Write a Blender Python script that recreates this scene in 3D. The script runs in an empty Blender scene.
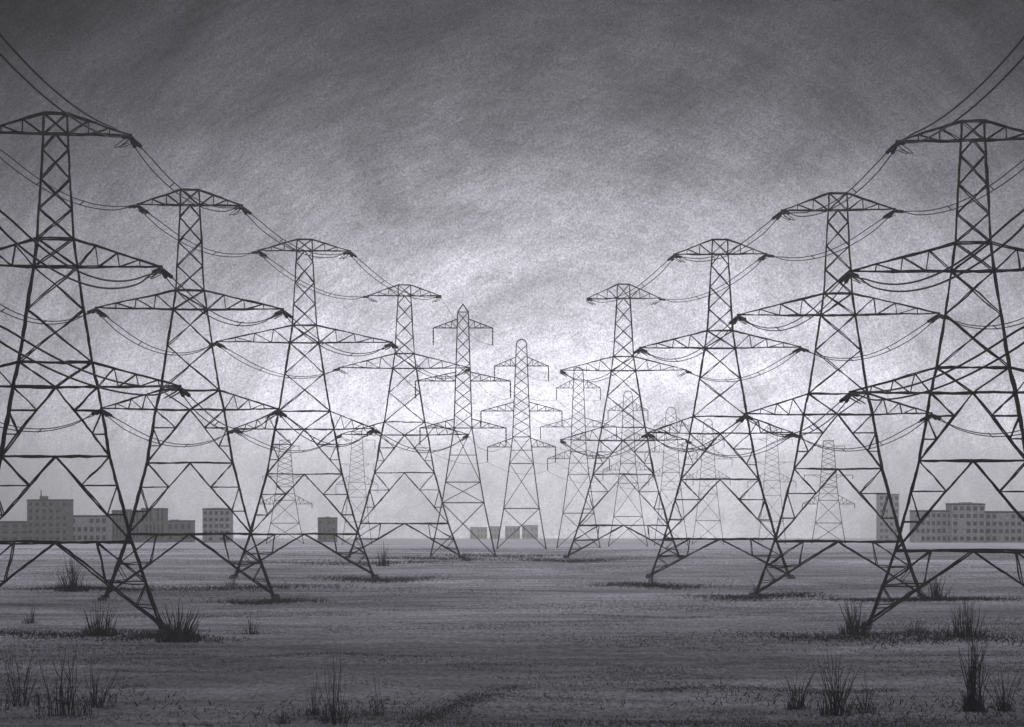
import bpy, math, random
from mathutils import Vector, Matrix, noise
random.seed(7)
C = bpy.data.collections.new("pylon_field"); bpy.context.scene.collection.children.link(C)
sc = bpy.context.scene
F = 2400.0; HX, HY = 512.0, 476.0; EYE = 15.0
KNEE, SLOPE = 486.0, 0.0254

def ground_z(x, y):
    z = 0.0
    if y > KNEE - 30:                       # the plain bends gently down into a wide shallow valley
        t = y - (KNEE - 30)
        z = -SLOPE * (t * t / 120.0 if t < 60 else t - 30)
    z += 0.22 * (noise.noise(Vector((x * 0.021, y * 0.017, 3.1)))) * (1 if y < 900 else 0)
    return z
def dist_for(yp):                            # distance of the flat ground seen at picture row yp
    return EYE * F / (yp - HY)
def px_to_x(px, d): return (px - HX) * d / F
def px_to_z(py, d): return EYE + (HY - py) * d / F

# ------------------------------------------------------------------ materials
def newmat(name):
    m = bpy.data.materials.new(name); m.use_nodes = True
    nt = m.node_tree; b = nt.nodes["Principled BSDF"]; return m, nt, b
def noisy(name, c1, c2, scale, rough=0.8, bump=0.0, detail=6, stretch=(1,1,1), metallic=0.0, contrast=(0.35, 0.65)):
    m, nt, b = newmat(name)
    tc = nt.nodes.new("ShaderNodeTexCoord"); mp = nt.nodes.new("ShaderNodeMapping")
    mp.inputs["Scale"].default_value = stretch
    n = nt.nodes.new("ShaderNodeTexNoise"); n.inputs["Scale"].default_value = scale; n.inputs["Detail"].default_value = detail
    n.inputs["Roughness"].default_value = 0.65
    r = nt.nodes.new("ShaderNodeValToRGB")
    r.color_ramp.elements[0].position = contrast[0]; r.color_ramp.elements[1].position = contrast[1]
    r.color_ramp.elements[0].color = (*c1, 1); r.color_ramp.elements[1].color = (*c2, 1)
    L = nt.links.new
    L(tc.outputs["Object"], mp.inputs["Vector"]); L(mp.outputs[0], n.inputs["Vector"])
    L(n.outputs["Fac"], r.inputs["Fac"]); L(r.outputs[0], b.inputs["Base Color"])
    b.inputs["Roughness"].default_value = rough; b.inputs["Metallic"].default_value = metallic
    if bump:
        bp = nt.nodes.new("ShaderNodeBump"); bp.inputs["Strength"].default_value = bump
        L(n.outputs["Fac"], bp.inputs["Height"]); L(bp.outputs[0], b.inputs["Normal"])
    return m
M_LEG = noisy("blackened_steel", (.006,.006,.007), (.022,.021,.022), 3.0, .85, .3)
M_BRACE = noisy("weathered_brace_steel", (.008,.008,.009), (.028,.027,.028), 4.0, .85, .3)
M_FAR = noisy("grey_galvanised_steel", (.025,.025,.027), (.07,.07,.073), 2.0, .7)  # galvanised grey, made paler to stand in for fading in thin haze
M_INS = noisy("dark_porcelain", (.006,.006,.007), (.015,.015,.016), 9.0, .4)
M_CABLE = noisy("cable_aluminium_dulled", (.012,.012,.013), (.03,.03,.032), 1.0, .7)
M_CONC = noisy("footing_concrete", (.05,.05,.052), (.12,.12,.122), 2.0, .9, .4)
M_REED = noisy("dry_reed", (.012,.012,.013), (.05,.05,.051), 1.5, .9)
M_REED2 = noisy("grey_reed", (.02,.02,.021), (.055,.054,.056), 1.5, .9)
M_SCRUB = noisy("dead_scrub", (.012,.012,.013), (.05,.05,.052), .12, .95)
M_WALLS = [noisy("soot_concrete_wall", (.06,.06,.063), (.3,.3,.305), .7, .9, .2),
           noisy("grey_render_wall", (.2,.2,.205), (.55,.55,.56), .9, .9, .2),
           noisy("dark_brick_wall", (.04,.04,.043), (.24,.24,.245), .7, .9, .2)]
M_ROOF = noisy("roof_felt", (.02,.02,.021), (.05,.05,.052), .6, .9)
M_GLASS = noisy("dark_window_glass", (.008,.008,.01), (.02,.02,.024), 1.0, .25)
M_FRAME = noisy("window_frame_paint", (.12,.12,.125), (.22,.22,.225), 1.0, .6)

def ground_material():
    m, nt, b = newmat("ashen_soil")
    L = nt.links.new; N = nt.nodes.new
    tc = N("ShaderNodeTexCoord")
    def nz(scale, stretch, detail=8, rough=.65, dist=0.0):
        mp = N("ShaderNodeMapping"); mp.inputs["Scale"].default_value = stretch
        n = N("ShaderNodeTexNoise"); n.inputs["Scale"].default_value = scale; n.inputs["Detail"].default_value = detail
        n.inputs["Roughness"].default_value = rough; n.inputs["Distortion"].default_value = dist
        L(tc.outputs["Object"], mp.inputs[0]); L(mp.outputs[0], n.inputs["Vector"]); return n.outputs["Fac"]
    big = nz(.028, (.45, 1, 1), 5, .6, .6)       # broad bands of bare and burnt soil
    mid = nz(.16, (.35, 1, 1), 8, .7, .8)        # furrow-like strokes
    fine = nz(1.9, (1, .35, 1), 5, .8)           # clods
    def rng(v, a, b_, lo, hi):
        r = N("ShaderNodeMapRange"); r.inputs["From Min"].default_value = a; r.inputs["From Max"].default_value = b_
        r.inputs["To Min"].default_value = lo; r.inputs["To Max"].default_value = hi; L(v, r.inputs["Value"]); return r.outputs[0]
    def mul(a, b_):
        k = N("ShaderNodeMath"); k.operation = 'MULTIPLY'; L(a, k.inputs[0]); L(b_, k.inputs[1]); return k.outputs[0]
    v = mul(mul(rng(big, .36, .62, .55, 1.15), rng(mid, .3, .7, .45, 1.5)), rng(fine, .3, .7, .35, 1.7))
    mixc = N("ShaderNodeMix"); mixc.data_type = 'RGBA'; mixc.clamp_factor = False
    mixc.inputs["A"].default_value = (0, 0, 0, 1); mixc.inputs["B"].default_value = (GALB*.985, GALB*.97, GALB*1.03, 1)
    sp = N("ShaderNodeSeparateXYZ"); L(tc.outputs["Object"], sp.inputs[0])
    v = mul(v, rng(sp.outputs["Y"], 150, 600, 0.85, 4.2))       # soil paled with distance, painting in the haze's fade towards the horizon
    L(v, mixc.inputs["Factor"]); L(mixc.outputs["Result"], b.inputs["Base Color"])
    b.inputs["Roughness"].default_value = .95; b.inputs["Specular IOR Level"].default_value = .15
    bp = N("ShaderNodeBump"); bp.inputs["Strength"].default_value = .6; bp.inputs["Distance"].default_value = .3
    L(mul(mid, fine), bp.inputs["Height"]); L(bp.outputs[0], b.inputs["Normal"])
    return m
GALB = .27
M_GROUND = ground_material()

# ------------------------------------------------------------------ mesh helpers
class MB:
    rough = 0                                    # >0: corroded member with uneven edges, ring every so many metres
    def __init__(s): s.v = []; s.f = []
    def bar(s, a, b, w, d=None, wob=0.0, segs=1):
        """square-section steel member from a to b, slightly bowed when wob is set"""
        a = Vector(a); b = Vector(b); d = d or w
        ax = b - a; ln = ax.length
        if ln < 1e-5: return
        ax /= ln
        ref = Vector((0, 1, 0)) if abs(ax.y) < .9 else Vector((1, 0, 0))
        u = ax.cross(ref).normalized(); w2 = ax.cross(u).normalized()
        ph = random.uniform(0, 6.28); base = len(s.v)
        if s.rough: segs = max(segs, min(22, int(ln / s.rough) + 1))
        for i in range(segs + 1):
            t = i / segs
            off = Vector((0, 0, 0))
            if wob and 0 < i < segs: off = (u + w2*.3) * (wob * math.sin(ph*3 + t*random.choice((6.0, 6.3))) * math.sin(math.pi*t))
            k = 1 + (.14 * math.sin(ph + t * 5.0) if segs > 1 else 0) + (random.uniform(-.24, .2) if s.rough else 0)
            if s.rough and 0 < i < segs: off += u * random.uniform(-.03, .03)
            p = a + ax * ln * t + off
            for (su, sw) in ((-1,-1),(1,-1),(1,1),(-1,1)):
                s.v.append(p + u * (su * w * .5 * k) + w2 * (sw * d * .5 * k))
        for i in range(segs):
            q = base + i * 4
            for j in range(4):
                s.f.append((q + j, q + (j+1) % 4, q + 4 + (j+1) % 4, q + 4 + j))
        s.f.append((base+3, base+2, base+1, base)); q = base + segs*4; s.f.append((q, q+1, q+2, q+3))
    def tube(s, pts, radii, n=6, cap=True):
        base = len(s.v); m = len(pts)
        for i, p in enumerate(pts):
            p = Vector(p)
            t = (Vector(pts[min(i+1, m-1)]) - Vector(pts[max(i-1, 0)])).normalized()
            ref = Vector((0,0,1)) if abs(t.z) < .9 else Vector((1,0,0))
            u = t.cross(ref).normalized(); w = t.cross(u).normalized()
            r = radii[i] if isinstance(radii, (list, tuple)) else radii
            for j in range(n):
                a = 2*math.pi*j/n; s.v.append(p + u*math.cos(a)*r + w*math.sin(a)*r)
        for i in range(m-1):
            for j in range(n):
                q = base + i*n; s.f.append((q+j, q+(j+1)%n, q+n+(j+1)%n, q+n+j))
        if cap:
            s.f.append(tuple(base + j for j in range(n))[::-1]); s.f.append(tuple(base+(m-1)*n + j for j in range(n)))
    def box(s, x0, x1, y0, y1, z0, z1):
        b = len(s.v)
        s.v += [Vector(p) for p in ((x0,y0,z0),(x1,y0,z0),(x1,y1,z0),(x0,y1,z0),(x0,y0,z1),(x1,y0,z1),(x1,y1,z1),(x0,y1,z1))]
        for f in ((3,2,1,0),(4,5,6,7),(0,1,5,4),(1,2,6,5),(2,3,7,6),(3,0,4,7)): s.f.append(tuple(b+i for i in f))
    def mesh(s, name, mat, smooth=False):
        me = bpy.data.meshes.new(name); me.from_pydata([tuple(v) for v in s.v], [], s.f)
        me.materials.append(mat)
        if smooth: me.polygons.foreach_set("use_smooth", [True]*len(me.polygons))
        me.update(); return me
    def build(s, name, mat, parent=None, smooth=False):
        o = bpy.data.objects.new(name, s.mesh(name, mat, smooth)); C.objects.link(o)
        if parent: o.parent = parent
        return o
def thing(name, label, cat, loc=(0,0,0), rz=0, group=None):
    o = bpy.data.objects.new(name, None); C.objects.link(o); o.empty_display_size = .5
    o.location = loc; o.rotation_euler = (0,0,rz); tag(o, label, cat, group); return o
def tag(o, label, cat, group=None):
    o["label"] = label; o["category"] = cat
    if group: o["group"] = group
def world_pt(root, p):
    return Matrix.Translation(root.location) @ Matrix.Rotation(root.rotation_euler.z, 4, 'Z') @ Vector(p)

# ------------------------------------------------------------------ big strain pylons
PROF = [(0,10.4,2.9),(7.9,7.45,2.2),(16.6,5.2,1.65),(23.1,4.15,1.35),(25.5,3.55,1.25),(35.35,2.05,.95),(37.7,1.72,.9),(48.1,1.16,.62),(50,1.1,.6)]
BASE = list(PROF)
def prof(z, tab=None):
    PR = tab or PROF
    for (z0,w0,d0),(z1,w1,d1) in zip(PR, PR[1:]):
        if z <= z1:
            t = (z-z0)/(z1-z0); return w0+(w1-w0)*t, d0+(d1-d0)*t
    return PROF[-1][1:]
def P(z, fx, sy):                            # point of the front (sy=-1) or back (sy=1) face; fx = share of the half width
    w, d = prof(z); return Vector((w*fx, d*sy, z))
LEG, BR, BR2 = .34, .21, .155
ROOTS = {}
def strain_pylon(key, px, s, label, arms=(6.8, 11.4, 10.9), levels=(7.9,16.6,23.1,25.5,35.35,37.7,48.1), thin=1.0, group="tall lattice pylons in two converging rows"):
    global PROF
    PROF = [BASE[0]] + [(z,) + tuple(prof(z, BASE)) for z in levels] + [BASE[-1]]
    z1_, z2_, z3_, z4_, z5_, z6_, z7_ = levels; zm_ = z4_ + (z5_-z4_)*.55
    LEG, BR, BR2 = .26*(.45+.55*thin), .145*thin, .11*thin; T = thin*.78
    d = F / s; x = px_to_x(px, d)
    rz = -math.atan2(x, d)*.85
    g = ground_z(x, d)
    root = thing("lattice_pylon", label, "pylon", (x, d, 0), rz, group)
    W = .07
    for sx in (-1, 1):
        for sy in (-1, 1):
            m = MB()
            lw = LEG
            for (z0, z1) in zip([q[0] for q in PROF], [q[0] for q in PROF][1:]):
                k = lw*(1.0 if z0 < 25 else .88 if z0 < 37 else .72)
                a = P(z0, sx, sy); b = P(z1, sx, sy)
                if z0 == 0: a.z -= .7
                m.bar(a, b, k, k, W*.5, 4)
            leg = m.build("leg", M_LEG, root)
            f = MB(); p = P(0, sx, sy); gz = ground_z(*[world_pt(root, p)[i] for i in (0,1)])
            f.box(p.x-.55, p.x+.55, p.y-.55, p.y+.55, gz-.8, gz+.35)
            f.build("footing", M_CONC, leg)
    # base panel, two portal panels, body, mast: each a braced panel on front, back and both sides
    def face(fn, name, w=BR):
        m = MB()
        for sy in (-1, 1): fn(m, sy, w)
        return m, name
    base = MB()
    for sy in (-1, 1):
        base.bar(P(z1_,-1,sy), P(z1_,1,sy), .27*T, .27*T, W, 8)
        for sx in (-1, 1):
            foot = P(0, sx, sy) + Vector((0,0,.3)); apex = P(z1_, 0, sy)
            base.bar(apex, foot, .26*T, .26*T, W, 6)
            mid = apex.lerp(foot, .46); lp = P(z1_*.54, sx, sy); q = P(z1_, .54*sx, sy)
            base.bar(q, mid, BR, BR, W, 2); base.bar(q, lp, BR, BR, W, 3); base.bar(mid, lp, BR, BR, W, 2)
            lo = apex.lerp(foot, .74); lp2 = P(z1_*.26, sx, sy); base.bar(lp, lo, BR2); base.bar(lo, lp2, BR2)
    for sx in (-1, 1):
        base.bar(P(z1_,sx,-1), P(z1_,sx,1), BR); base.bar(P(z1_,sx,-1), P(.3,sx,1), BR2); base.bar(P(z1_,sx,1), P(.3,sx,-1), BR2)
    base.build("base_bracing", M_BRACE, root)
    for (zt, zb) in ((z2_, z1_), (z3_, z2_)):
        m = MB(); h = zt - zb
        for sy in (-1, 1):
            if zt == z2_: m.bar(P(zt,-1,sy), P(zt,1,sy), .27*T, .27*T, W, 8)
            apex = P(zt, 0, sy)
            for sx in (-1, 1):
                low = P(zb, sx, sy); m.bar(apex, low, .23*T, .23*T, W, 5)
                M1 = apex.lerp(low, .34); N1 = apex.lerp(low, .68)
                m.bar(P(zt,sx,sy), M1, BR2+.03, None, W, 2); Q = P(zt-h*.34, sx, sy); m.bar(M1, Q, BR2+.02)
                m.bar(Q, N1, BR2+.02); m.bar(N1, P(zt-h*.68, sx, sy), BR2)
        for sx in (-1, 1):
            m.bar(P(zt,sx,-1), P(zt,sx,1), BR2); m.bar(P(zt,sx,-1), P(zb,sx,1), BR2); m.bar(P(zt,sx,1), P(zb,sx,-1), BR2)
        m.build("portal_bracing", M_BRACE, root)
    m = MB()                                   # waist and body
    for sy in (-1, 1):
        m.bar(P(z3_,-1,sy), P(z3_,1,sy), .25*T, .25*T, W, 6); m.bar(P(z4_,-1,sy), P(z4_,1,sy), .23*T, .23*T, W, 4)
        for sx in (-1, 1): m.bar(P(z4_,sx,sy), P(z3_,0,sy), BR)
        for z0, z1 in ((z4_, zm_), (zm_, z5_)):
            for sx in (-1, 1): m.bar(P(z0,sx,sy), P(z1,-sx,sy), BR-.01, None, W, 4)
        for z0 in (z5_, z6_): m.bar(P(z0,-1,sy), P(z0,1,sy), .22*T)
        for sx in (-1, 1): m.bar(P(z5_,sx,sy), P(z6_,-sx,sy), BR2+.02)
    for sx in (-1, 1):
        for z0, z1 in ((z3_,z4_),(z4_,zm_),(zm_,z5_),(z5_,z6_)):
            m.bar(P(z0,sx,-1), P(z1,sx,1), BR2); m.bar(P(z1,sx,-1), P(z1,sx,1), BR2)
    m.build("body_bracing", M_BRACE, root)
    m = MB()
    zs = [z6_ + (z7_-z6_)*i/3.5 for i in range(4)] + [z7_]
    for sy in (-1, 1):
        for i in range(4):
            z0, z1 = zs[i], zs[i+1]
            if i < 3:
                for sx in (-1, 1): m.bar(P(z0,sx,sy), P(z1,-sx,sy), BR2+.02, None, W*.5, 2)
            else:
                for sx in (-1, 1): m.bar(P(z0,sx,sy), P(z1,0,sy), BR2+.02)
        for z0 in (z7_, 50): m.bar(P(z0,-1,sy), P(z0,1,sy), .2*T)
        for sx in (-1, 1): m.bar(P(z7_,sx,sy), P(50,-sx,sy), BR2)
    for sx in (-1, 1):
        for z0, z1 in zip(zs, zs[1:]+[50]): m.bar(P(z0,sx,-1), P(z1,sx,1), BR2*.9); m.bar(P(z1,sx,-1), P(z1,sx,1), BR2*.9)
    m.build("mast_bracing", M_BRACE, root)
    tips = {}
    for lv, (zb, zt, drop) in enumerate(((z7_, 50, 0), (z5_, z6_, 0), (z3_, z4_, 0))):
        for sx in (-1, 1):
            L_ = arms[lv]; tip = Vector((sx*L_, 0, zb + (.15 if lv else .05)))
            m = MB(); n = (3, 4, 4)[lv]; tw = BR + .015
            for sy in (-1, 1):
                b0, t0 = P(zb, sx, sy), P(zt, sx, sy)
                m.bar(b0, tip, tw, None, W*.6, 5); m.bar(t0, tip, tw, None, W*.6, 5)
                prev = b0
                for i in range(1, n):
                    t = i / n; lo = b0.lerp(tip, t); hi = t0.lerp(tip, t)
                    m.bar(lo, hi, BR2); m.bar(prev, hi, BR2); prev = lo
            for i in range(1, n):
                t = i/n; m.bar(P(zb,sx,-1).lerp(tip,t), P(zb,sx,1).lerp(tip,t), BR2*.9)
            m.box(tip.x-.16, tip.x+.16, -.14, .14, tip.z-.24, tip.z+.12)
            arm = m.build("crossarm", M_LEG, root)
            tips[(lv, sx)] = (world_pt(root, tip - Vector((0,0,.2))), arm, root)
    ROOTS[key] = tips
    return root

MB.rough = .75
# pylons: key, picture column of the axis, scale, label
strain_pylon("L1", 55.5, 10.36, "largest pylon at far left, cut by the frame, black reeds at its foot", (7.15, 10.1, 11.9), (8.6,16.9,23.6,26.0,35.2,37.9,48.0), 1.0)
strain_pylon("L2", 190, 8.18, "second pylon of left row, standing between the largest one and striped block", (6.3, 11.3, 10.7), (7.9,16.6,23.1,25.5,35.35,37.7,48.1), .92)
strain_pylon("L3", 304.5, 6.76, "third pylon of left row, above the lone small distant block", (6.7, 12.9, 10.2), (6.4,15.3,21.9,24.6,34.7,37.3,48.3), .86)
strain_pylon("L4", 404.5, 5.46, "smallest and last dark pylon of left row, its arms overlapping a grey pylon", (6.6, 11.9, 11.6), (6.3,15.6,22.5,24.9,34.7,37.4,48.0), .85)
strain_pylon("R1", 973, 10.14, "largest pylon at far right in front of the broad stepped block", (7.4, 12.0, 12.0), (7.6,16.5,23.2,25.7,35.2,38.0,48.1), 1.0)
strain_pylon("R2", 838.0, 8.08, "second pylon of right row, a small flat-topped pylon seen between its legs", (6.9, 12.3, 11.4), (6.9,15.9,22.6,25.2,34.9,37.6,47.9), .92)
strain_pylon("R3", 720, 6.76, "third pylon of right row, its left arms crossing the fourth one", (6.75, 11.8, 10.6), (5.7,14.5,21.3,23.8,33.9,36.5,47.8), .88)
strain_pylon("R4", 623.5, 5.48, "smallest dark pylon of right row, beside the pale central pylons", (6.6, 11.4, 11.4), (6.0,15.3,21.5,23.9,34.2,36.8,47.4), .85)

MB.rough = 0
# ------------------------------------------------------------------ slender suspension pylons
FT = {}
def far_pylon(key, px, top, hpx, H, arms, hw0, hwf, label, style="peak", wt=1.0, drop=15):
    d = F * H / hpx; x = px_to_x(px, d); ztop = px_to_z(top, d); z0 = ground_z(x, d); Ht = ztop - z0
    k = d / F                                   # metres per picture pixel at this distance
    root = thing("slender_pylon", label, "pylon", (x, d, z0), -math.atan2(x, d), "slender suspension pylons in the haze")
    wt0 = hw0*k; wf = hwf*k
    zA = [px_to_z(a[0], d) - z0 for a in arms]
    zl = zA[-1] if style == "peak" else Ht*.55
    shoulder = Ht - (8*k if style == "peak" else 0)
    def hw(z):
        if z >= zl: return wt0*1.7 + (wt0 - wt0*1.7)*min(1, (z-zl)/(shoulder-zl))
        return wf + (wt0*1.7 - wf)*(z/zl)**.8
    def Q(z, sx, sy): w = hw(z); return Vector((w*sx, max(.28*w, .3)*sy, z))
    LW = .18*wt; BW = .11*wt
    low = [0, zl*.42, zl*.58] if style == "peak" else [0, Ht*.2, Ht*.42]
    levels = low + [zl]
    n_up = 9; levels += [zl + (shoulder-zl)*i/n_up for i in range(1, n_up+1)]
    for sx in (-1, 1):
        for sy in (-1, 1):
            m = MB()
            for a, b in zip(levels, levels[1:]):
                pa = Q(a, sx, sy); pb = Q(b, sx, sy)
                if a == 0: pa.z -= .5
                m.bar(pa, pb, LW)
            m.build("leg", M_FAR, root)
    m = MB()
    for a, b in zip(levels, levels[1:]):
        for sy in (-1, 1):
            for sx in (-1, 1): m.bar(Q(a,sx,sy), Q(b,-sx,sy), BW)
        for sx in (-1, 1): m.bar(Q(a,sx,-1), Q(b,sx,1), BW)
        if a in low[1:] or a == zl:
            for sy in (-1, 1): m.bar(Q(a,-1,sy), Q(a,1,sy), BW*1.4)
    mid = (low[2] + zl)/2
    for sy in (-1, 1): m.bar(Q(mid,-1,sy), Q(mid,1,sy), BW)
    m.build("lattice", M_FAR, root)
    cap = MB()
    if style == "peak":
        for sx in (-1, 1):
            for sy in (-1, 1): cap.bar(Q(shoulder,sx,sy), (0,0,Ht), LW)
        for sy in (-1, 1): cap.bar(Q(shoulder,-1,sy), Q(shoulder,1,sy), BW)
    elif style == "round":
        for sy in (-1, 1):
            pts = [Q(shoulder,1,sy)]
            w = hw(shoulder)
            for i in range(1, 6):
                a = math.pi*i/6; pts.append(Vector((w*math.cos(a), .3*sy, shoulder + w*1.1*math.sin(a))))
            pts.append(Q(shoulder,-1,sy))
            for a, b in zip(pts, pts[1:]): cap.bar(a, b, LW)
    else:
        for sy in (-1, 1): cap.bar(Q(shoulder,-1,sy), Q(shoulder,1,sy), LW)
        for sx in (-1, 1): cap.bar(Q(shoulder,sx,-1), Q(shoulder,sx,1), LW)
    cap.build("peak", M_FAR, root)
    tips = {}
    for lv, (ay, half) in enumerate(arms):
        za = px_to_z(ay, d) - z0; rise = min(9*k, Ht - za) if style != "flat" or lv == 2 else 0
        for sx in (-1, 1):
            tip = Vector((sx*half*k, 0, za)); m = MB()
            for sy in (-1, 1):
                b0 = Q(za, sx, sy); t0 = Q(min(za + rise, shoulder), sx, sy); m.bar(b0, tip, BW*1.3)
                if rise:
                    m.bar(t0, tip, BW*1.3); prev = b0
                    for i in (1, 2, 3):
                        lo = b0.lerp(tip, i/4); hi = t0.lerp(tip, i/4); m.bar(lo, hi, BW); m.bar(prev, hi, BW*.9); prev = lo
                else: m.bar(b0 - Vector((0,0,3*k)), tip.lerp(b0, .45), BW)
            arm = m.build("crossarm", M_FAR, root)
            dz = drop*k
            ins = MB(); n = 10
            pts = [tip - Vector((0,0,dz*i/n)) for i in range(n+1)]
            ins.tube(pts, [(.07 if i % 2 else .15)*wt for i in range(n+1)], 6)
            ins.build("insulator", M_FAR, arm)
            tips[(lv, sx)] = (world_pt(root, tip - Vector((0,0,dz))), arm, root)
    FT[key] = tips
far_pylon("B1", 463, 304, 253, 47, ((328,29.7),(381,47.5),(428,43)), 5.3, 33, "grey pointed pylon just right of the last dark pylon in left row", "peak", 1.15, 17)
far_pylon("B2", 521.5, 345, 211, 45, ((366,27),(411,40.5),(447,34)), 5.2, 25, "round-topped grey pylon alone in the gap between the rows", "round", 1.15, 15)
far_pylon("B3", 578.5, 372.5, 178, 42, ((388,22),(427,38),(458.6,31)), 4.6, 22, "pale slender pylon left of and behind the smallest dark right pylon", "round", 1.0, 12)
far_pylon("B4", 628, 395.6, 155, 40, ((410.5,20),(441,27),(470,25)), 4.4, 20, "faint pylon seen through the smallest dark pylon of right row", "round", .9, 10)
far_pylon("B5", 671, 412.6, 135, 40, ((426,17),(452,26),(476,22)), 5, 17, "faint round-topped pylon in the gap between third and fourth right pylons", "round", .9, 9)
far_pylon("B6", 708, 424, 121, 40, ((440,16),(459,24),(478,22)), 4.5, 16, "faint pylon framed by the legs of the third right pylon", "round", .95, 8)
far_pylon("B7", 772, 428, 113, 40, ((439,20),(462,22),(482,24)), 4.6, 14, "faint flat-topped pylon in the gap between second and third right pylons", "flat", .9, 6)
far_pylon("B8", 828.5, 440.7, 100, 40, ((446,16),(475,24),(504,26)), 5, 17, "small flat-topped pylon framed by the legs of the second right pylon", "flat", 1.6, 4)
far_pylon("B9", 357, 431.5, 116, 40, ((440,18),(464,17),(484.5,21)), 4.7, 15, "faint pylon in the gap between third and fourth left pylons", "flat", .9, 9)
far_pylon("B10", 285, 440, 108, 40, ((446,14),(476,22),(504,27)), 5, 19, "small flat-topped pylon framed by the legs of the third left pylon", "flat", 1.4, 4)

# ------------------------------------------------------------------ cables
def insulator(p, direc, tip, arm, root, length=3.2):
    """tension string from the arm tip along the cable"""
    m = MB(); inv = (Matrix.Translation(root.location) @ Matrix.Rotation(root.rotation_euler.z, 4, 'Z')).inverted()
    side = direc.cross(Vector((0,0,1))).normalized()*.3
    for k in (-1, 1):
        a = tip; b = tip + direc*length + side*k; n = 18
        pts = [inv @ a.lerp(b, i/n) for i in range(n+1)]
        m.tube(pts, [.06 if i < 3 else (.22 if i % 2 else .11) for i in range(n+1)], 7)
    m.build("insulator", M_INS, arm)
def sagline(a, b, sag, n=28):
    return [a.lerp(b, i/n) - Vector((0,0,4*sag*(i/n)*(1-i/n))) for i in range(n+1)]
def twin(a, b, sag, label, group, r=.055, sa=None, sb=None, flip=1, sep=.26):
    root = thing("power_cable", label, "power cable", tuple(a), 0, group)
    d = (b - a).normalized()
    A, B = a, b
    if sa: t0 = (b - a - Vector((0,0,4*sag))).normalized(); insulator(a, t0, a, sa[0], sa[1]); A = a + t0*3.2
    if sb: t1 = (a - b - Vector((0,0,4*sag))).normalized(); insulator(b, t1, b, sb[0], sb[1]); B = b + t1*3.2
    side = d.cross(Vector((0,0,1))).normalized()*flip
    for k in (-1, 1):
        e0 = A + side*.3*k; e1 = B + side*.3*k
        n = 30; pts = []
        for i in range(n+1):
            t = i/n; w = min(1, t*9, (1-t)*9)
            pts.append(e0.lerp(e1, t) + Vector((0,0,sep*k*w)) - Vector((0,0,4*sag*t*(1-t)*(.93 + .04*k))) - a)
        m = MB(); m.tube(pts, r, 5); m.build("strand", M_CABLE, root)
    if sa and sb:
        for t in (.3, .6):
            sp = MB()
            c = A.lerp(B, t) - Vector((0,0,4*sag*t*(1-t)*.93)) - a
            sp.bar(c - side*.3 - Vector((0,0,sep)), c + side*.3 + Vector((0,0,sep)), .1)
            sp.build("spacer", M_INS, root)
LV = ("top", "middle", "bottom"); ORD = {"1": "largest", "2": "second", "3": "third", "4": "fourth"}
def virtual(sxrow, d=152, X=45):
    out = {}
    for lv, (z, L_, dx) in enumerate(((47.3, 6.8, 1.8), (32.6, 11.4, 0), (25.2, 10.9, 0))):
        for sx in (-1, 1): out[(lv, sx)] = Vector((sxrow*(X - dx) + sx*L_, d, z))
    return out
for side, sn in (("L", "left"), ("R", "right")):
    inner = 1 if side == "L" else -1
    V0 = virtual(-1 if side == "L" else 1)
    for lv in range(3):
        tip, arm, root = ROOTS[side+"1"][(lv, inner)]
        twin(V0[(lv, inner)], tip, (2.2, 3.2, 1.8)[lv], f"twin cables entering at the {sn} edge to the largest {sn} pylon's {LV[lv]} inner arm",
             f"cable pairs along the {sn} row", .085, None, (arm, root), 1 if side == 'L' else -1, .42)
    for a, b in (("1","2"),("2","3"),("3","4")):
        for lv in range(3):
            for sx in (-1, 1):
                ta, aa, ra = ROOTS[side+a][(lv, sx)]; tb, ab, rb = ROOTS[side+b][(lv, sx)]
                io = "inner" if sx == inner else "outer"
                twin(ta, tb, 2.3 if lv == 0 else 2.9, f"sagging twin cables between {ORD[a]} and {ORD[b]} {sn} pylons, on their {LV[lv]} {io} arms",
                     f"cable pairs along the {sn} row", .06, (aa, ra), (ab, rb), 1 if side == 'L' else -1)
    # jumper loops under each arm tip, parts of the arm
    for a in "1234":
        for lv in range(3):
            for sx in (-1, 1):
                t, arm, root = ROOTS[side+a][(lv, sx)]
                if a == "1" and sx != inner: continue
                inv = (Matrix.Translation(root.location) @ Matrix.Rotation(root.rotation_euler.z, 4, 'Z')).inverted()
                c = inv @ t; m = MB(); n = 12
                for k in (-1, 1):
                    pts = [c + Vector((k*.25 - sx*1.3*math.sin(math.pi*i/n), -2.2 + 4.4*i/n, -.25 - .75*math.sin(math.pi*i/n))) for i in range(n+1)]
                    m.tube(pts, .045, 5)
                m.build("jumper", M_CABLE, arm)
NM = {"L4": "last dark left pylon", "R4": "last dark right pylon", "B1": "grey pointed pylon", "B2": "central round-topped pylon", "B3": "pale slender pylon", "B4": "faint pylon behind it", "B5": "next faint one"}
def single(a, b, sag, label, r=.032):
    m = MB(); m.tube([p - a for p in sagline(a, b, sag, 18)], r, 4)
    o = m.build("far_cable", M_FAR); o.location = a; tag(o, label, "power cable", "thin cables between the slender pylons")
for ka, kb in (("B1","B2"),("B2","B3"),("B3","B4"),("B4","B5")):
    for lv in range(3):
        for sx in (-1, 1):
            single(FT[ka][(lv,sx)][0], FT[kb][(lv,sx)][0], 1.6,
                   f"thin cable from {NM[ka]} to {NM[kb]}, {LV[lv]} {'left' if sx < 0 else 'right'} arms")
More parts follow.
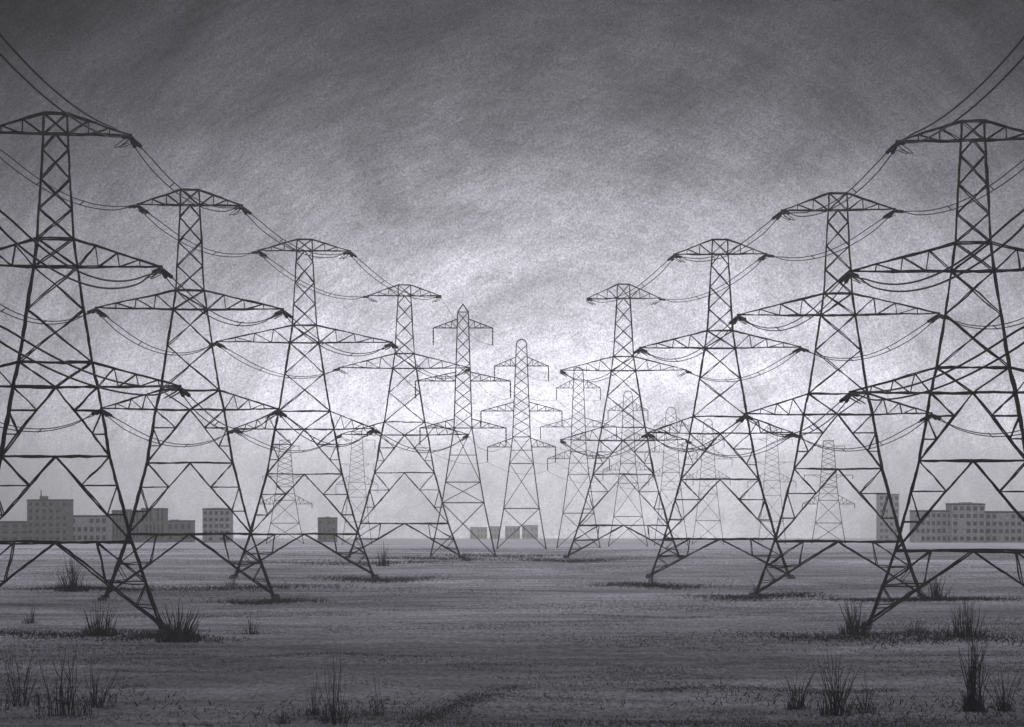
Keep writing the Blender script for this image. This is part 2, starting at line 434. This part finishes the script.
for lv in range(3):
    single(ROOTS["L4"][(lv,1)][0], FT["B1"][(lv,1)][0], 2.0, f"thin cable from {NM['L4']} to {NM['B1']}, {LV[lv]} right arms")
    if lv == 2: single(ROOTS["R4"][(lv,-1)][0], FT["B3"][(lv,1)][0], 2.0, f"thin cable from {NM['R4']} to {NM['B3']}, {LV[lv]} arms")

# ------------------------------------------------------------------ distant blocks
winmesh = {}
def win_mesh(w, h):
    k = (round(w,2), round(h,2))
    if k not in winmesh:
        m = MB(); m.box(-w/2, w/2, -.06, .1, 0, h); g = m.mesh("pane", M_GLASS)
        f = MB()
        f.box(-w/2-.12, -w/2, -.12, .1, -.12, h+.12); f.box(w/2, w/2+.12, -.12, .1, -.12, h+.12)
        f.box(-w/2, w/2, -.12, .1, h, h+.12); f.box(-w/2, w/2, -.18, .1, -.12, 0)
        winmesh[k] = (f.mesh("window", M_FRAME), g)
    return winmesh[k]
def block(x0, x1, top, dist, depth, mat, label, cols, rows, extra=None, wh=(.55,.5), base=None, name="apartment_block"):
    xa, xb = px_to_x(x0, dist), px_to_x(x1, dist); zt = px_to_z(top, dist); g = ground_z(0, dist)
    W = xb - xa; Hh = zt - g
    cx = (xa+xb)/2
    root = thing(name, label, "building", (cx, dist, g), 0, "distant blocks along the horizon")
    m = MB(); m.box(-W/2, W/2, 0, depth, -3, Hh); wall = m.build("wall", M_WALLS[mat], root)
    m = MB()
    m.box(-W/2-.15, W/2+.15, -.15, .35, Hh, Hh+.7); m.box(-W/2-.15, W/2+.15, depth-.35, depth+.15, Hh, Hh+.7)
    m.box(-W/2-.15, -W/2+.35, .35, depth-.35, Hh, Hh+.7); m.box(W/2-.35, W/2+.15, .35, depth-.35, Hh, Hh+.7)
    m.box(-W/2+.35, W/2-.35, .35, depth-.35, Hh+.004, Hh+.1)
    roof = m.build("roof", M_ROOF, root)
    for (fx, fw, hh) in (extra or []):
        r = MB(); c = -W/2 + fx*W; r.box(c-fw/2, c+fw/2, depth*.3, depth*.3+min(4,fw*1.2), Hh+.1, Hh+.1+hh); r.build("stair_head", M_WALLS[mat], roof)
    cw = W/cols; rh = Hh/rows; ww, hhh = cw*wh[0], rh*wh[1]; fm, gm = win_mesh(ww, hhh)
    for i in range(cols):
        for j in range(rows):
            if random.random() < .06: continue
            o = bpy.data.objects.new("window", fm); C.objects.link(o); o.parent = root
            o.location = (-W/2 + cw*(i+.5), -.02, rh*(j+.3))
            p = bpy.data.objects.new("pane", gm); C.objects.link(p); p.parent = o
    return root
D1 = 1150
block(-40, 30, 523, D1+60, 16, 2, "low dark block at left frame edge behind largest left pylon", 7, 3)
block(27, 68, 501, D1, 14, 2, "dark tall block with rooftop mast stub inside largest left pylon", 6, 6, [(.35, 3.4, 2.2), (.3,.5,5)])
block(64, 107, 517, D1+40, 15, 1, "wide low grey block right of the dark tall block", 7, 3)
block(112, 139, 512, D1+10, 14, 2, "dark striped block between legs of first and second left pylons", 8, 2, [(.5, 3.5, 1.2)], (.5, .82))
block(141, 164, 510, D1-20, 13, 2, "striped block with tall windows right of a similar block", 6, 2, None, (.55, .82))
block(167, 192, 522, D1+50, 12, 2, "small low block behind centre of second left pylon", 4, 2, [(.25, 4, 1.0)])
block(202.5, 230, 510, D1, 13, 1, "square grey block right of second left pylon's centre", 5, 5, [(.5, 5, .9)])
block(317.7, 336, 519, D1+80, 10, 2, "lone small dark block under third left pylon", 4, 3, [(.5, 2.5, 1.0)])
block(879, 899, 495, D1+500, 12, 1, "tall narrow pale block between first and second right pylons", 4, 7, [(.5, 3, 1.3)])
block(915, 952, 512, D1-30, 15, 1, "wide pale block at left of the stepped group inside largest right pylon", 7, 4)
block(952, 985, 505, D1-36, 16, 1, "tallest middle block of the stepped group inside largest right pylon", 5, 5, [(.5, 6, 1.1)])
block(985, 1060, 513, D1-26, 15, 1, "long pale block running off the right frame edge", 12, 4)
D2 = 2900
block(470, 487, 528, D2, 14, 1, "very faint low block left of the central pylon base", 5, 2)
block(490, 500, 527, D2+40, 12, 1, "very faint tiny block beside central pylon's left foot", 3, 2)
block(505, 520, 527, D2+60, 14, 1, "very faint block behind left leg of the central pylon", 4, 2)
block(522, 538, 526, D2, 14, 1, "very faint block behind right leg of the central pylon", 4, 2, [(.5, 4, 1)])

# ------------------------------------------------------------------ reeds and scrub
def tuft(px, py, hpx, spread, n, label, lean=.25, mat=None, w=.07, faint=False):
    d = dist_for(py) if py > 551 else 470
    x = px_to_x(px, d); k = d / F
    m = MB(); H = hpx*k; S = spread*k
    for i in range(n):
        u = random.gauss(0, .45); u = max(-1, min(1, u))
        bx = u*S*.55; by = random.uniform(-.6, .6)*S*.6
        h = H*random.uniform(.45, 1)*(1 - .35*abs(u)); ln = u*lean*h + random.uniform(-.08,.08)*h
        pts = []; lb = random.uniform(-.12, .12)*h
        for j in range(7):
            t = j/6
            pts.append(Vector((bx + ln*t**1.5 + .02*h*math.sin(t*7+i), by + lb*t**1.6, -.15 + h*t)))
        r = w*random.uniform(.6, 1.2)*.5
        m.tube(pts, [r*(1-.8*(j/6)) for j in range(7)], 4, False)
        if random.random() < .45:                # side shoot
            t = random.uniform(.3, .65); p = pts[int(t*6)]; s_ = random.choice((-1, 1))
            m.tube([p, p + Vector((s_*h*.08, 0, h*.14)), p + Vector((s_*h*.13, 0, h*.3))], [r*.7, r*.5, r*.2], 3, False)
    for i in range(n*2):                          # short dead blades at the base
        a = random.uniform(-1, 1)*S*.9; b = random.uniform(-1,1)*S*.8; hh = H*random.uniform(.08, .25)
        m.tube([(a, b, -.1), (a + random.uniform(-.4,.4)*hh, b, hh)], [w*.4, w*.12], 3, False)
    o = m.build("reed_clump", mat or M_REED); o.location = (x, d, ground_z(x, d))
    tag(o, label, "reeds", "clumps of reeds on the plain")
tuft(72, 592, 44, 18, 44, "bushy dark reed clump behind the base panel of the largest left pylon", .45, w=.11)
tuft(100, 636, 40, 22, 46, "wide dark reed clump left of largest left pylon's foot", .3, w=.11)
tuft(178, 641, 48, 24, 60, "thick black fan-shaped reed clump at largest left pylon's right foot", .5, w=.14)
tuft(30, 624, 26, 9, 14, "small low clump near left frame edge above the dark furrow", .5, w=.07)
tuft(251, 634, 26, 9, 14, "small sparse clump alone below second left pylon's foot", .6, w=.07)
tuft(20, 706, 84, 20, 16, "sparse tall stems nearest the bottom left corner", .35, M_REED2, .07)
tuft(64, 716, 84, 30, 22, "tall sparse stems standing upright at lower left foreground", .2, M_REED, .08)
tuft(94, 708, 56, 24, 18, "shorter bent stems just right of tall lower left stems", .8, M_REED2, .07)
tuft(337, 724, 88, 18, 16, "thin faint upright stems at the bottom edge left of centre", .12, M_REED2, .06)
tuft(316, 716, 54, 10, 10, "faint short stems left of thin stems at bottom edge", .15, M_REED2, .05)
tuft(283, 724, 26, 8, 12, "short clump at bottom edge, left of the faint upright stems", .2, M_REED2, .06)
tuft(378, 716, 60, 9, 8, "few faint stems at bottom edge, rightmost of the left foreground", .12, M_REED2, .045)
tuft(383, 566, 28, 8, 22, "small dark clump beside third left pylon's right foot", .3, w=.1)
tuft(467, 561, 17, 7, 16, "tiny clump right of fourth left pylon's foot", .4, w=.08)
tuft(232, 586, 18, 7, 14, "tiny bent clump at third left pylon's left foot", .6, w=.07)
tuft(855, 634, 46, 16, 44, "dark clump at left foot of the largest right pylon", .35, w=.11)
tuft(936, 600, 36, 20, 40, "low wide clump inside the base of the largest right pylon", .4, w=.09)
tuft(916, 632, 22, 11, 20, "low scrubby clump right of largest right pylon's left foot", .6, w=.06)
tuft(966, 636, 46, 22, 36, "broad clump of upright stems below the largest right pylon", .3, w=.1)
tuft(797, 710, 62, 14, 16, "V-shaped sparse stems in the lower right foreground", .7, M_REED, .08)
tuft(836, 716, 78, 18, 26, "tall splayed stems right of the V-shaped foreground ones", .5, M_REED, .09)
tuft(866, 714, 50, 12, 12, "short leaning stems right of the tall splayed foreground ones", .7, M_REED2, .06)
tuft(974, 712, 100, 12, 30, "tallest dark upright stems in the lower right foreground", .15, M_REED, .1)
tuft(1004, 712, 70, 10, 14, "leaning stems nearest the lower right corner", .6, M_REED, .08)
tuft(651, 586, 20, 8, 18, "tiny dark clump at third right pylon's left foot", .3, w=.09)
tuft(757, 596, 18, 10, 16, "tiny clump at second right pylon's left foot", .3, w=.08)
tuft(909, 600, 16, 8, 12, "tiny dark clump at second right pylon's right foot", .4, w=.08)

# low scrub: dense short dead blades in drifts, one uncountable cover
def scrub():
    m = MB(); V, Fc = [], []
    drifts = []
    feet = [(55,634,120,5,1200),(165,638,60,5,1300),(90,590,70,4,1500),(245,588,110,8,1500),(270,602,50,5,1200),(375,579,60,8,1500),
            (370,563,110,9,1300),(430,559,90,7,1300),(500,556,80,9,1000),(860,635,120,6,1500),(950,640,90,6,900),(930,600,100,4,2400),
            (760,597,70,8,1500),(650,586,60,8,1400),(570,561,60,8,1500),(70,704,130,9,220),(340,712,150,8,220),(820,702,150,9,280),(985,704,90,8,200)]
    for (px, py, hw, hd, n) in feet:
        d0 = dist_for(py)
        for i in range(n):
            u = random.gauss(0, .5); d = d0 + (random.gauss(0, .5) + .5*math.sin(u*3 + px))*hd; x = px_to_x(px, d) + u*hw*d/F
            drifts.append((x, d, random.uniform(.1, .5)))
    for (pts, n) in ((((415,719),(450,706),(478,693),(520,684)), 1300), (((395,727),(432,715),(470,700),(500,693)), 700), (((640,690),(720,684),(820,691),(900,687)), 1300), (((560,612),(680,616),(790,610)), 700), (((250,655),(330,650),(430,654)), 700)):
        for i in range(n):                          # old wheel ruts grown over with dead stalks
            j = random.randrange(len(pts)-1); t = random.random(); px = pts[j][0] + (pts[j+1][0]-pts[j][0])*t; py = pts[j][1] + (pts[j+1][1]-pts[j][1])*t
            d = dist_for(py + 2) + random.gauss(0, .8); drifts.append((px_to_x(px, d) + random.gauss(0, .8), d, -random.uniform(.05, .22)))
    k = 0
    while k < 110000:                               # broken patches following a noise field
        d = 135 + 400*random.random()**1.4; x = random.uniform(-560, 560)*d/F
        f = noise.noise(Vector((x*.035, d*.06, 9.0))) + .6*noise.noise(Vector((x*.14, d*.3, 4.0))) + .35*noise.noise(Vector((x*.5, d*.9, 1.0)))
        if f < .12 + random.uniform(-.16, .3): 
            if random.random() > .03: continue
        k += 1; drifts.append((x, d, -random.uniform(.05, .2)))
    for (x, d, h) in drifts:
        z = ground_z(x, d) - .02; w = random.uniform(.025, .06) if h > 0 else random.uniform(.015, .035); h = abs(h); a = random.uniform(-.9, .9)*h*1.6; b = len(V)
        V += [(x-w, d, z), (x+w, d + random.uniform(-.05,.05), z), (x+a, d + random.uniform(-.2,.2), z+h)]; Fc.append((b, b+1, b+2))
    me = bpy.data.meshes.new("scrub"); me.from_pydata(V, [], Fc); me.materials.append(M_SCRUB)
    o = bpy.data.objects.new("scrub", me); C.objects.link(o); o["kind"] = "stuff"
    o["label"] = "low dead scrub drifting in dark bands across the plain"; o["category"] = "scrub"
scrub()

# ------------------------------------------------------------------ ground
def ground():
    ys = [-300, -100, 0, 60]; y = 110
    while y < 560: ys.append(y); y += 3
    while y < 4500: ys.append(y); y *= 1.06
    ys.append(4500); xs = [-4000, -2200, -1200, -700, -400, -250]
    x = -180
    while x <= 180: xs.append(x); x += 3
    xs += [250, 400, 700, 1200, 2200, 4000]
    V = [(x, y, ground_z(x, y)) for y in ys for x in xs]; n = len(xs)
    Fc = [(j*n+i, j*n+i+1, (j+1)*n+i+1, (j+1)*n+i) for j in range(len(ys)-1) for i in range(n-1)]
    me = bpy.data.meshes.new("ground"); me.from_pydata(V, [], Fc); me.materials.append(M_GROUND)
    me.polygons.foreach_set("use_smooth", [True]*len(me.polygons))
    o = bpy.data.objects.new("ground", me); C.objects.link(o); o["kind"] = "structure"; o["label"] = "dark ashen plain sloping away to a hazy horizon"
ground()

# ------------------------------------------------------------------ haze
HAZE_DENSITY = .00024
hz = MB(); hz.box(-4100, 4100, -400, 4600, -106, 54)
mh, nt, b = newmat("haze_air"); nt.nodes.remove(b)
pv = nt.nodes.new("ShaderNodeVolumePrincipled")
pv.inputs["Color"].default_value = (.955,.95,.975,1); pv.inputs["Density"].default_value = HAZE_DENSITY; pv.inputs["Anisotropy"].default_value = .72
nt.links.new(pv.outputs[0], nt.nodes["Material Output"].inputs["Volume"])
o = hz.build("haze", mh); o["kind"] = "stuff"; o["label"] = "pale haze lying over the plain"

# ------------------------------------------------------------------ sky
SUN_EL, SUN_AZ = 8.0, 1.0            # veiled sun ahead, above the glow
w = bpy.data.worlds.new("World"); sc.world = w; w.use_nodes = True; nt = w.node_tree; nt.nodes.clear()
N = nt.nodes.new; L = nt.links.new
def math_(op, a, b=None, clamp=False):
    n = N("ShaderNodeMath"); n.operation = op; n.use_clamp = clamp
    for i, v in enumerate((a, b)):
        if v is None: continue
        if isinstance(v, (int, float)): n.inputs[i].default_value = v
        else: L(v, n.inputs[i])
    return n.outputs[0]
tc = N("ShaderNodeTexCoord"); sep = N("ShaderNodeSeparateXYZ"); L(tc.outputs["Generated"], sep.inputs[0])
X, Y, Z = sep.outputs
fwd = math_('MULTIPLY', math_('ADD', Y, 0.1), 5, True)
ex = math_('POWER', math_('ABSOLUTE', math_('DIVIDE', math_('SUBTRACT', X, .03), .25)), 2)
ez = math_('POWER', math_('DIVIDE', math_('MAXIMUM', math_('SUBTRACT', Z, .02), 0), .088), 2)
glow = math_('MULTIPLY', math_('EXPONENT', math_('MULTIPLY', math_('ADD', ex, ez), -1)), fwd)
def nz(scale, stretch, rot=(0,0,0), detail=6, rough=.6, dist=0.0):
    mp = N("ShaderNodeMapping"); mp.vector_type = 'TEXTURE'; mp.inputs["Scale"].default_value = tuple(1/q for q in stretch); mp.inputs["Rotation"].default_value = rot
    n = N("ShaderNodeTexNoise"); n.inputs["Scale"].default_value = scale; n.inputs["Detail"].default_value = detail
    n.inputs["Roughness"].default_value = rough; n.inputs["Distortion"].default_value = dist
    L(tc.outputs["Generated"], mp.inputs[0]); L(mp.outputs[0], n.inputs["Vector"]); return n.outputs["Fac"]
def rng(v, a, b_, lo, hi, smooth=False):
    r = N("ShaderNodeMapRange"); r.inputs["From Min"].default_value = a; r.inputs["From Max"].default_value = b_
    if smooth: r.interpolation_type = 'SMOOTHSTEP'
    r.inputs["To Min"].default_value = lo; r.inputs["To Max"].default_value = hi; L(v, r.inputs["Value"]); return r.outputs[0]
cloud = rng(nz(10, (1,1,1.9), (0,-.35,0), 8, .6, .6), .3, .7, .66, 1.34)
# strokes of thin cloud wheeling round the veiled light
cx_ = math_('SUBTRACT', X, .015); cz_ = math_('ADD', Z, .02)
rad = math_('POWER', math_('ADD', math_('POWER', math_('ABSOLUTE', cx_), 2), math_('POWER', math_('ABSOLUTE', cz_), 2)), .5)
th = math_('ARCTAN2', cx_, cz_)
def polar(a, b, detail=5, rough=.65, seed=0.0):
    cb = N("ShaderNodeCombineXYZ"); L(math_('MULTIPLY', rad, a), cb.inputs[0]); L(math_('MULTIPLY', th, b), cb.inputs[1]); cb.inputs[2].default_value = seed
    n = N("ShaderNodeTexNoise"); n.inputs["Scale"].default_value = 1; n.inputs["Detail"].default_value = detail; n.inputs["Roughness"].default_value = rough; n.inputs["Distortion"].default_value = .25
    L(cb.outputs[0], n.inputs["Vector"]); return n.outputs["Fac"]
wisp = math_('MULTIPLY', rng(polar(75, 3.2, 6, .7), .3, .7, .80, 1.20), rng(polar(420, 14, 3, .7, 5.0), .3, .7, .9, 1.1))
hatch = rng(nz(420, (.3,1,1.4), (0,-.6,0), 4, .8), .3, .7, .85, 1.15)
grain = rng(nz(1300, (1,1,1), (0,0,0), 2, .8), .3, .7, .6, 1.4)
tex = math_('MULTIPLY', math_('MULTIPLY', cloud, wisp), math_('MULTIPLY', hatch, grain))
over = rng(Z, .3, .85, 0, OVER if 'OVER' in globals() else .24, True)     # brightness added to the unseen sky overhead, to light the plain
back = rng(Y, .3, -.6, 0, .30, True)  # brightness added to the unseen sky behind the camera as well
lum = math_('ADD', math_('ADD', math_('MULTIPLY', glow, .95), .008), math_('ADD', over, back))
sky = N("ShaderNodeTexSky"); sky.sky_type = 'NISHITA'; sky.sun_disc = False
sky.sun_elevation = math.radians(SUN_EL); sky.sun_rotation = math.radians(SUN_AZ); sky.air_density = 1; sky.dust_density = 5
bw = N("ShaderNodeRGBToBW"); L(sky.outputs[0], bw.inputs[0])
lum = math_('ADD', lum, math_('MULTIPLY', bw.outputs[0], .0010))
lum = math_('MULTIPLY', lum, tex)
comb = N("ShaderNodeMix"); comb.data_type = 'RGBA'; comb.clamp_factor = False
comb.inputs["A"].default_value = (0,0,0,1); comb.inputs["B"].default_value = (.972,.956,1.07,1)
L(lum, comb.inputs["Factor"])
bg = N("ShaderNodeBackground"); bg.inputs["Strength"].default_value = 1.0; out = N("ShaderNodeOutputWorld")
L(comb.outputs["Result"], bg.inputs["Color"]); L(bg.outputs[0], out.inputs["Surface"])

sd = bpy.data.lights.new("sun", 'SUN'); sd.energy = .35; sd.angle = math.radians(14); sd.color = (1, .985, .97)
so = bpy.data.objects.new("sun", sd); C.objects.link(so)
dv = -Vector((math.sin(math.radians(SUN_AZ))*math.cos(math.radians(SUN_EL)), math.cos(math.radians(SUN_AZ))*math.cos(math.radians(SUN_EL)), math.sin(math.radians(SUN_EL))))
so.rotation_euler = dv.to_track_quat('-Z', 'Y').to_euler(); so.location = (0, 0, 80)

# ------------------------------------------------------------------ camera and view
cd = bpy.data.cameras.new("camera"); cam = bpy.data.objects.new("camera", cd); C.objects.link(cam)
cam.location = (0, 0, EYE); cam.rotation_euler = (math.radians(90), 0, 0)
cd.sensor_width = 36; cd.lens = 36*F/1024; cd.shift_y = (HY - 363.5)/1024; cd.clip_start = 1; cd.clip_end = 20000
sc.camera = cam
vs = sc.view_settings; vs.view_transform = 'Standard'; vs.look = 'None'; vs.exposure = 0; vs.gamma = 1; vs.use_curve_mapping = False
sc.render.engine = 'CYCLES'; sc.cycles.use_denoising = True
sc.cycles.max_bounces = 4; sc.cycles.diffuse_bounces = 2; sc.cycles.glossy_bounces = 1; sc.cycles.volume_bounces = 0
sc.cycles.volume_step_rate = 1
